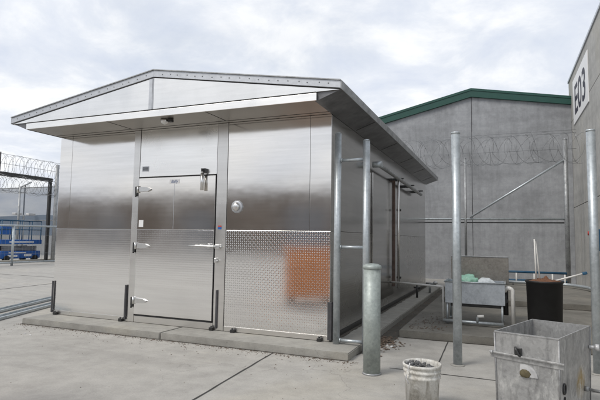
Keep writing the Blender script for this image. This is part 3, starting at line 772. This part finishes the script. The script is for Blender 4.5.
for x, z1, r in ((.955, 3.80, .035), (3.62, 4.22, .062)):
    bm = BM(); tube(bm, [(x, FY, 0), (x, FY, z1)], r, 16); tube(bm, [(x, FY, z1), (x, FY, z1+.03)], [r+.005, r*.5], 16); obj('post', bm, M['galv_dull'], fb)
for z in (1.99,):
    bm = BM(); tube(bm, [(-4.7, FY, z+.01), (3.56, FY, z-.01)], .028, 12); obj('rail', bm, M['galv'], fb)
bm = BM(); tube(bm, [(-4.7, FY+.06, 1.89), (3.56, FY+.06, 1.88)], .018, 10); obj('rail', bm, M['brass_dark'], fb)
bm = BM(); tube(bm, [(1.08, FY-.05, 2.03), (3.56, FY-.05, 3.62)], .030, 12); obj('brace', bm, M['galv'], fb)
bm = BM()
merge(bm, coil((-4.8, FY, 4.02), (4.0, FY, 4.00), .43, .26, .0040, 1, skew=.26)); merge(bm, coil((-4.8, FY+.15, 4.0), (4.0, FY+.15, 4.0), .40, .31, .0040, 5, skew=-.22))
obj('razor_wire', bm, M['wire'], fb)
bm = BM()
for z in (3.60, 3.95, 4.40, 4.48): tube(bm, [(-4.8, FY, z+.02), (3.9, FY, z)], .0045, 5)
obj('support_wire', bm, M['wire'], fb)
# blue low guard rail in front
gr = thing('guard_rail', 'low dark blue pipe rail with white stubs at the foot of the fence', 'guard rail', (2.8, 9.3, .19))
for z in (.50, .27):
    bm = BM(); tube(bm, [(1.0, 9.3, z), (3.55, 9.3, z)], .032, 12); obj('rail', bm, M['blue_rail'], gr)
for x in (1.1, 1.7, 2.3, 2.75, 3.2, 3.5):
    bm = BM(); tube(bm, [(x, 9.27, .10), (x, 9.27, .47)], .02, 10); obj('stub', bm, M['pvc'], gr)
bm = BM(); tube(bm, bend([(2.0, 8.6, .27), (3.5, 8.4, .27), (3.8, 7.8, .27), (3.98, 6.4, .27)], .15), .038, 12)
lp = tag(obj('low_pipe', bm, M['galv']), 'grey low pipe bending along the foot of the precast wall', 'pipe')
bm = BM()
for p in ((2.2, 8.573), (3.3, 8.427), (3.9, 7.02)): tube(bm, [(*p, .19), (*p, .26)], .02, 8)
obj('bracket', bm, M['galv_dull'], lp)

# left perimeter: gate frame with razor wire
gf = thing('gate_frame', 'dark steel gate portal with razor wire coils at the far left', 'gate', (-18.4, 11.4, 0))
GX = -18.47
bm = BM(); box(bm, GX-.07, GX+.07, 3.0, 11.62, 3.90, 4.08, .01); obj('beam', bm, M['brass_dark'], gf)
bm = BM(); box(bm, GX-.06, GX+.06, 11.46, 11.60, 0, 3.898, .01); obj('post', bm, M['brass_dark'], gf)
bm = BM(); merge(bm, coil((GX, 3.0, 4.45), (GX, 14.5, 4.45), .42, .19, .0065, 3, 18, skew=.14)); merge(bm, coil((GX+.1, 3.0, 3.55), (GX+.1, 14.5, 3.55), .38, .19, .0065, 9, 18, skew=-.14))
obj('razor_wire', bm, M['wire'], gf)
bm = BM()
for y in (8.9, 5.5): tube(bm, [(GX, y, 4.1), (GX, y, 4.95)], .03, 8)
for z in (4.88, 4.45, 3.25): tube(bm, [(GX, 3, z), (GX, 14.5, z)], .008, 5)
obj('wire_stay', bm, M['brass_dark'], gf)
# fence post with silver rails
pf = thing('perimeter_fence', 'galvanised fence with tall post and waist rail at left beside gate portal', 'fence', (-18, 11.9, 0))
bm = BM(); tube(bm, [(-18.2, 11.68, 0), (-18.2, 11.68, 4.75)], .085, 16); obj('post', bm, M['galv_dull'], pf)
for z in (4.3, 3.0, 1.85, .25):
    bm = BM(); tube(bm, [(-18.2, 11.98, z), (-18.2, 18, z)], .03, 8); obj('rail', bm, M['galv'], pf)
bm = BM(); v_ = [bm.verts.new(p) for p in ((-18.2, 12.1, .1), (-18.2, 18, .1), (-18.2, 18, 4.2), (-18.2, 12.1, 4.2))]; bm.faces.new(v_); obj('mesh_panel', bm, M['mesh'], pf)
lr = thing('low_barrier', 'waist-high galvanised pipe barrier in front of the blue lift', 'barrier', (-17, 9, 0))
bm = BM(); tube(bm, [(-17.1, 3, 1.66), (-17.1, 11.4, 1.70)], .045, 10); obj('rail', bm, M['galv'], lr)
bm = BM(); tube(bm, [(-17.1, 3, .13), (-17.1, 11.4, .13)], .04, 10); obj('rail', bm, M['galv'], lr)
for y in (5.6, 8.72, 11.4):
    bm = BM(); tube(bm, [(-17.1, y, 0), (-17.1, y, 1.66)], .05, 12); obj('post', bm, M['galv'], lr)
bm = BM()
y = 3.1
while y < 11.3: tube(bm, [(-17.1, y, .17), (-17.1, y, 1.62)], .004, 4, False); y += .16
for z in (.5, .9, 1.3): tube(bm, [(-17.1, 3, z), (-17.1, 11.4, z)], .004, 4, False)
obj('wire_infill', bm, M['wire'], lr)
# far mesh fence
ff = thing('mesh_fence', 'tall fine dark mesh security fence beyond the lift at left', 'fence', (-26, 16, 0))
bm = BM(); v_ = [bm.verts.new(p) for p in ((-60, 16, .1), (-18.6, 16, .1), (-18.6, 16, 4.25), (-60, 16, 4.25))]; bm.faces.new(v_); obj('mesh_panel', bm, M['mesh'], ff)
for x in range(-59, -17, 3):
    bm = BM(); tube(bm, [(x, 16.05, 0), (x, 16.05, 4.5)], .04, 8); obj('post', bm, M['brass_dark'], ff)
bm = BM(); tube(bm, [(-60, 16, 4.27), (-18.6, 16, 4.27)], .03, 8); tube(bm, [(-60, 16, 2.2), (-18.6, 16, 2.2)], .02, 8); obj('rail', bm, M['galv_dull'], ff)
# camera pole
cp = thing('camera_pole', 'slim grey pole with short upward arm behind the barrier at left', 'pole', (-23.5, 13.8, 0))
bm = BM(); tube(bm, [(-23.5, 13.8, 0), (-23.5, 13.8, 4.05)], .06, 10); obj('pole', bm, M['galv_dull'], cp)
bm = BM(); tube(bm, [(-23.5, 13.8, 4.0), (-23.3, 14.35, 4.35)], .035, 8); obj('arm', bm, M['galv_dull'], cp)
# floodlight mast
fm = thing('flood_mast', 'short mast carrying pale twin lamp heads, left background', 'lamp', (-25, 15.3, 0))
bm = BM(); tube(bm, [(-25, 15.3, 0), (-25, 15.3, 2.5)], .05, 10); obj('pole', bm, M['galv_dull'], fm)
for d in (-.35, .35):
    bm = BM(); rbox(bm, (-25+d*.4, 15.3+d, 2.55), (.3, .45, .14), 0, .02); obj('lamp_head', bm, M['zinc_white'], fm)
# far grey shed
gs = thing('grey_shed', 'grey clad shed with pale horizontal bands at the extreme left', 'shed', (-30, 13, 0))
bm = BM(); box(bm, -36, -28, 10, 14.75, 0, 3.0, .02); obj('wall', bm, M['grey_board'], gs)
for z in (.55, 1.1, 1.6):
    bm = BM(); box(bm, -27.998, -27.95, 10, 14.9, z, z+.12); obj('band', bm, M['white'], gs)
bm = BM(); box(bm, -36.1, -27.9, 9.9, 14.85, 3.002, 3.12, .01); obj('roof', bm, M['brass_dark'], gs)
# blue scissor lift
sl_ = thing('scissor_lift', 'folded blue scissor lift parked behind the pipe barrier', 'scissor lift', (-19.8, 11.0, 0), 0)
LX0, LX1, LY0, LY1 = -20.4, -19.5, 9.95, 12.05
bm = BM(); box(bm, LX0, LX1, LY0, LY1, .16, .52, .03); ch = obj('chassis', bm, M['blue'], sl_)
bm = BM(); box(bm, LX1+.0015, LX1+.012, LY0+.35, LY0+.85, .24, .34); box(bm, LX1+.0015, LX1+.012, LY0+1.2, LY0+1.6, .26, .36); box(bm, LX1+.0015, LX1+.012, LY0+.4, LY0+1.3, .42, .46); obj('decal', bm, M['white'], ch)
for y in (LY0+.3, LY1-.3):
    for x in (LX0+.05, LX1-.05):
        bm = BM(); tube(bm, [(x-.06, y, .16), (x+.075, y, .16)], .158, 18); obj('wheel', bm, M['rubber'], sl_)
bm = BM()
for k in range(3):
    z = .54+k*.07
    for s in (1, -1):
        tube(bm, [(LX1-.12, LY0+.15, z+(.0 if s > 0 else .06)), (LX1-.12, LY1-.15, z+(.06 if s > 0 else 0))], .028, 6)
        tube(bm, [(LX0+.12, LY0+.15, z+(.0 if s > 0 else .06)), (LX0+.12, LY1-.15, z+(.06 if s > 0 else 0))], .028, 6)
obj('scissor_arms', bm, M['grey_board'], sl_)
bm = BM(); box(bm, LX0, LX1, LY0-.05, LY1+.05, .84, 1.06, .01); dk = obj('platform', bm, M['blue'], sl_)
bm = BM(); box(bm, LX1+.0015, LX1+.01, LY0+.4, LY0+1.7, .92, .98); obj('decal', bm, M['white'], dk)
bm = BM()
for x in (LX0+.03, LX1-.03):
    for z in (1.55, 1.98): tube(bm, [(x, LY0, z), (x, LY1, z)], .022, 8)
    for k in range(5): y = LY0+(LY1-LY0)*k/4; tube(bm, [(x, y, 1.06), (x, y, 1.98)], .022, 8)
for y in (LY0, LY1):
    for z in (1.55, 1.98): tube(bm, [(LX0+.03, y, z), (LX1-.03, y, z)], .022, 8)
obj('guard_rails', bm, M['blue_rail'], sl_)
bm = BM(); box(bm, LX1-.25, LX1-.04, LY0+.05, LY0+.5, 1.3, 1.75, .02); obj('control_box', bm, M['blue'], sl_)
# red machine
rm = thing('red_compressor', 'low red wheeled machine at the far left edge beside the blue lift', 'compressor', (-19.7, 9.0, 0))
bm = BM(); box(bm, -20.1, -19.4, 8.1, 9.75, .14, .42, .06); box(bm, -20.0, -19.5, 8.9, 9.5, .42, .56, .05); obj('body', bm, M['red'], rm)
for y in (8.5, 9.5):
    bm = BM(); tube(bm, [(-19.42, y, .14), (-19.34, y, .14)], .138, 16); obj('wheel', bm, M['rubber'], rm)
    bm = BM(); tube(bm, [(-20.16, y, .14), (-20.08, y, .14)], .138, 16); obj('wheel', bm, M['rubber'], rm)
bm = BM(); tube(bm, bend([(-19.75, 9.7, .4), (-19.75, 9.95, .75), (-19.75, 9.85, .8)], .05), .02, 8); obj('tow_handle', bm, M['brass_dark'], rm)

# cable tray lying on the ground left of the plinth
ct = thing('metal_channel', 'pair of pale galvanised channels lying on the concrete left of the plinth', 'channel', (-5.9, .8, 0))
for o_ in (0, .50):
    p0 = Vector((-4.75+o_*-1.0, -1.6+o_*.35+.55, 0)); d = Vector((-.40, 1.0, 0)).normalized(); s = Vector((-d.y, d.x, 0))
    p0 = Vector((-5.12, -.80, 0))-s*0+s*o_*.9
    p1 = p0+d*9.5
    bm = BM(); c_ = (p0+p1)/2; a_ = math.atan2(d.y, d.x)
    rbox(bm, c_+Vector((0, 0, .012)), (9.5, .16, .012), a_, .002)
    rbox(bm, c_+s*.085+Vector((0, 0, .026)), (9.5, .010, .040), a_, .002)
    rbox(bm, c_-s*.085+Vector((0, 0, .026)), (9.5, .010, .040), a_, .002)
    obj('channel_section', bm, M['galv'], ct)

# ------------------------------------------------------------------ worker by the gate
def worker(loc, rot):
    J = {}; V = []; E_ = []; Rr = []
    def j(n, p, r, par=None):
        J[n] = len(V); V.append(p); Rr.append(r)
        if par: E_.append((J[par], J[n]))
    j('pel', (0, 0, .95), (.15, .11)); j('wst', (0, 0, 1.10), (.14, .10), 'pel'); j('chs', (0, .0, 1.32), (.17, .115), 'wst'); j('nkb', (0, 0, 1.46), (.07, .07), 'chs')
    j('nk', (0, .01, 1.53), (.055, .055), 'nkb'); j('hd', (0, .02, 1.62), (.075, .09), 'nk'); j('ht', (0, .01, 1.72), (.07, .085), 'hd'); j('nose', (0, .115, 1.63), (.014, .016), 'hd')
    for s, n in ((1, 'r'), (-1, 'l')):
        j(n+'hip', (s*.10, 0, .88), (.095, .095), 'pel'); j(n+'kn', (s*.12, .03, .50), (.06, .065), n+'hip'); j(n+'an', (s*.13, -.01, .10), (.04, .045), n+'kn'); j(n+'to', (s*.15, .14, .05), (.04, .035), n+'an')
        j(n+'sh', (s*.19, 0, 1.42), (.06, .06), 'nkb'); j(n+'el', (s*.26, -.02, 1.14), (.042, .042), n+'sh'); j(n+'wr', (s*.25, .12, .94), (.028, .03), n+'el'); j(n+'pm', (s*.25, .16, .88), (.036, .018), n+'wr')
        for k, (dx, l) in enumerate(((-.027, .055), (-.009, .065), (.009, .06), (.027, .05))):
            j(n+'f%d' % k, (s*.25+dx, .185, .845), (.009, .009), n+'pm'); j(n+'g%d' % k, (s*.25+dx, .19, .845-l*.7), (.008, .008), n+'f%d' % k)
        j(n+'t', (s*.25-s*.035, .17, .90), (.010, .010), n+'pm'); j(n+'u', (s*.25-s*.045, .20, .865), (.009, .009), n+'t')
    me = bpy.data.meshes.new('person'); me.from_pydata([Vector(v) for v in V], E_, [])
    o = bpy.data.objects.new('person', me); C.objects.link(o)
    md = o.modifiers.new('skin', 'SKIN'); md.use_smooth_shade = True
    for i, r in enumerate(Rr): me.skin_vertices[0].data[i].radius = r
    me.skin_vertices[0].data[0].use_root = True
    o.modifiers.new('ss', 'SUBSURF').levels = 1; o.modifiers['ss'].render_levels = 2
    me.materials.append(M['skin']); o.location = loc; o.rotation_euler = (0, 0, rot)
    def cloth(name, prof, mat, ysc=.72):
        bm = BM(); lathe(bm, prof, seg=20)
        for v in bm.verts: v.co.y *= ysc
        return obj(name, bm, mat, o, True)
    cloth('vest', [(.16, .88), (.185, .95), (.175, 1.10), (.205, 1.30), (.20, 1.42), (.13, 1.49), (.07, 1.52)], M['hivis'])
    for s in (1, -1):
        bm = BM(); tube(bm, [(s*.09, 0, .93), (s*.105, .01, .75), (s*.12, .03, .50), (s*.13, 0, .10)], [.115, .105, .082, .075], 14); obj('trousers', bm, M['navy'], o, True)
        bm = BM(); tube(bm, [(s*.16, 0, 1.44), (s*.215, -.01, 1.34), (s*.26, -.02, 1.14), (s*.25, .10, .97)], [.07, .078, .06, .042], 12); obj('sleeve', bm, M['navy'], o, True)
        bm = BM(); rbox(bm, (s*.145, .06, .05), (.11, .28, .10), 0, .03); obj('boot', bm, M['rubber'], o, True)
        bm = BM(); bmesh.ops.create_icosphere(bm, subdivisions=2, radius=.012); bm.transform(Matrix.Translation((s*.03, .10, 1.655))); obj('eye', bm, M['rubber'], o, True)
    bm = BM(); lathe(bm, [(.155, 1.685), (.157, 1.695), (.118, 1.70), (.115, 1.76), (.085, 1.81), (.03, 1.83)], seg=24); obj('hard_hat', bm, M['white'], o, True)
    return tag(o, 'worker in white hard hat, orange vest and navy trousers behind the fence post', 'person')
worker((-18.9, 12.75, 0), -1.9)

# ------------------------------------------------------------------ what the steel reflects, behind the camera
ob = thing('orange_crate', 'upright orange site crate mirrored in the right bay of the steel front', 'crate', (-1.80, -3.90, 0), math.radians(-27))
def lob(name, bm, mat): return obj(name, bm, mat, ob, True)
bm = BM(); box(bm, -.50, .50, -.28, .28, .13, 1.10, .015); lob('body', bm, M['orange'])
bm = BM(); box(bm, -.56, .56, -.31, .31, 1.102, 1.14, .01); lob('lid', bm, M['orange'])
bm = BM()
for x in (-.4, .4): box(bm, x-.07, x+.07, -.28, .28, 0, .128, .005)
lob('skid', bm, M['brass_dark'])
wh = thing('warehouse', 'long dark brown warehouse mirrored as a band across the steel front', 'building', (-25, -32, 0))
bm = BM(); box(bm, -90, 30, -44, -30, 0, 4.85, .02); obj('wall', bm, M['brown'], wh)
bm = BM(); prism(bm, [(-44.3, 4.86), (-29.7, 4.86), (-37, 6.1)], 'x', -90.3, 30.3); obj('roof', bm, M['grey_board'], wh)
for x in range(-84, 26, 10):
    bm = BM(); box(bm, x, x+3.6, -29.995, -29.95, 0.01, 3.6); obj('door', bm, M['grey_board'], wh)

# ------------------------------------------------------------------ litter
bm = BM(); rnd = random.Random(11)
def bit(x, y, z, s):
    n = rnd.choice((4, 5)); a0 = rnd.uniform(0, 6); top_ = Vector((x, y, z+s*.5))
    ring = [bm.verts.new((x+s*rnd.uniform(.6, 1.3)*math.cos(a0+2*PI*k/n), y+s*rnd.uniform(.6, 1.3)*math.sin(a0+2*PI*k/n), z+rnd.uniform(0, s*.25))) for k in range(n)]
    t = bm.verts.new(top_)
    for k in range(n): bm.faces.new((ring[k], ring[(k+1) % n], t))
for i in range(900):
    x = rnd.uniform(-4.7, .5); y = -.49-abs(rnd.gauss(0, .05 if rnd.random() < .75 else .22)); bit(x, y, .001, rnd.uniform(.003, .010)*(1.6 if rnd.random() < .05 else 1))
for i in range(260):
    x = .40+abs(rnd.gauss(0, .16)); y = rnd.gauss(.62, .25); 
    if y < 1.05: bit(x, y, .001+rnd.random()*.02*(1-min(1, abs(x-.5)*4)), rnd.uniform(.008, .026))
for i in range(200):
    bit(rnd.uniform(.385, .62), rnd.uniform(.8, 9), .001, rnd.uniform(.006, .02))
for i in range(120):
    bit(rnd.uniform(.7, 1.2), 1.3+abs(rnd.gauss(0, .7)), .098, rnd.uniform(.006, .018))
for i in range(160):
    bit(rnd.uniform(-4.5, 3.5), rnd.uniform(-3.5, -.5), .001, rnd.uniform(.002, .007))
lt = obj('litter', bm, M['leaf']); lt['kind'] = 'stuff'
bm = BM(); rnd = random.Random(5)
for p in ((-3.95, -.98), (-3.80, -1.02), (.56, .42), (.60, .50), (.66, .46), (.74, .47), (.55, .55)):
    bit(p[0], p[1], .002, rnd.uniform(.014, .022))
l2 = obj('paper_scraps', bm, M['white']); l2['kind'] = 'stuff'

# ------------------------------------------------------------------ camera
cam = bpy.data.cameras.new('camera'); co = bpy.data.objects.new('camera', cam); C.objects.link(co)
cam.sensor_width = 36; cam.lens = 486.94/600*36; cam.clip_end = 5000; cam.clip_start = .05
yaw, pit, rol = -.3934, .0794, .0160
yaw, pit = math.atan2(-.38211347, .92070158), math.asin(.0793593)
Fv = Vector((math.sin(yaw)*math.cos(pit), math.cos(yaw)*math.cos(pit), math.sin(pit))); Rv = Vector((math.cos(yaw), -math.sin(yaw), 0)); Uv = Rv.cross(Fv)
R2 = Rv*math.cos(rol)+Uv*math.sin(rol); U2 = -Rv*math.sin(rol)+Uv*math.cos(rol)
mw = Matrix((( R2.x, U2.x, -Fv.x, 1.94802), (R2.y, U2.y, -Fv.y, -5.69718), (R2.z, U2.z, -Fv.z, 1.32154), (0, 0, 0, 1)))
co.matrix_world = mw
bpy.context.scene.camera = co

# ------------------------------------------------------------------ light
sc = bpy.context.scene
w = bpy.data.worlds.new('World'); sc.world = w; w.use_nodes = True
nt = w.node_tree; bg = nt.nodes['Background']
EL, AZ = math.radians(48), math.radians(215)     # azimuth clockwise from +Y: behind the camera, to the left
sky = nt.nodes.new('ShaderNodeTexSky'); sky.sky_type = 'NISHITA'; sky.sun_disc = False
sky.sun_elevation = EL; sky.sun_rotation = AZ; sky.air_density = 1.3; sky.dust_density = 3
tc = nt.nodes.new('ShaderNodeTexCoord'); sp = nt.nodes.new('ShaderNodeSeparateXYZ'); nt.links.new(tc.outputs['Generated'], sp.inputs[0])
den = math_n(nt, 'ADD', math_n(nt, 'MAXIMUM', sp.outputs[2], 0), .22)
cb = nt.nodes.new('ShaderNodeCombineXYZ')
nt.links.new(math_n(nt, 'DIVIDE', sp.outputs[0], den), cb.inputs[0]); nt.links.new(math_n(nt, 'DIVIDE', sp.outputs[1], den), cb.inputs[1])
def wn(scale, detail, rough, dist):
    n = nt.nodes.new('ShaderNodeTexNoise'); nt.links.new(cb.outputs[0], n.inputs['Vector'])
    for k_, v_ in (('Scale', scale), ('Detail', detail), ('Roughness', rough), ('Distortion', dist)): n.inputs[k_].default_value = v_
    return n.outputs['Fac']
n1 = wn(1.1, 9, .58, .5); n2 = wn(2.6, 7, .6, .3)
cover = ramp(nt, n1, [(.34, .78), (.56, 1.0)])
shade = ramp(nt, n2, [(.30, (5.7, 6.2, 7.25)), (.48, (6.8, 7.15, 7.8)), (.62, (8.5, 8.6, 8.75))])
col = mixc(nt, cover, sky.outputs[0], shade)
nt.links.new(col, bg.inputs[0]); bg.inputs[1].default_value = .1
sun = bpy.data.lights.new('sun', 'SUN'); sun.energy = 1.5; sun.angle = math.radians(22); sun.color = (1, .95, .88)
so = bpy.data.objects.new('sun', sun); C.objects.link(so)
dv = Vector((math.sin(AZ)*math.cos(EL), math.cos(AZ)*math.cos(EL), math.sin(EL)))
so.rotation_euler = dv.to_track_quat('Z', 'Y').to_euler()
sc.view_settings.view_transform = 'Standard'; sc.view_settings.look = 'None'
sc.view_settings.exposure = .30; sc.view_settings.gamma = 1; sc.view_settings.use_curve_mapping = False
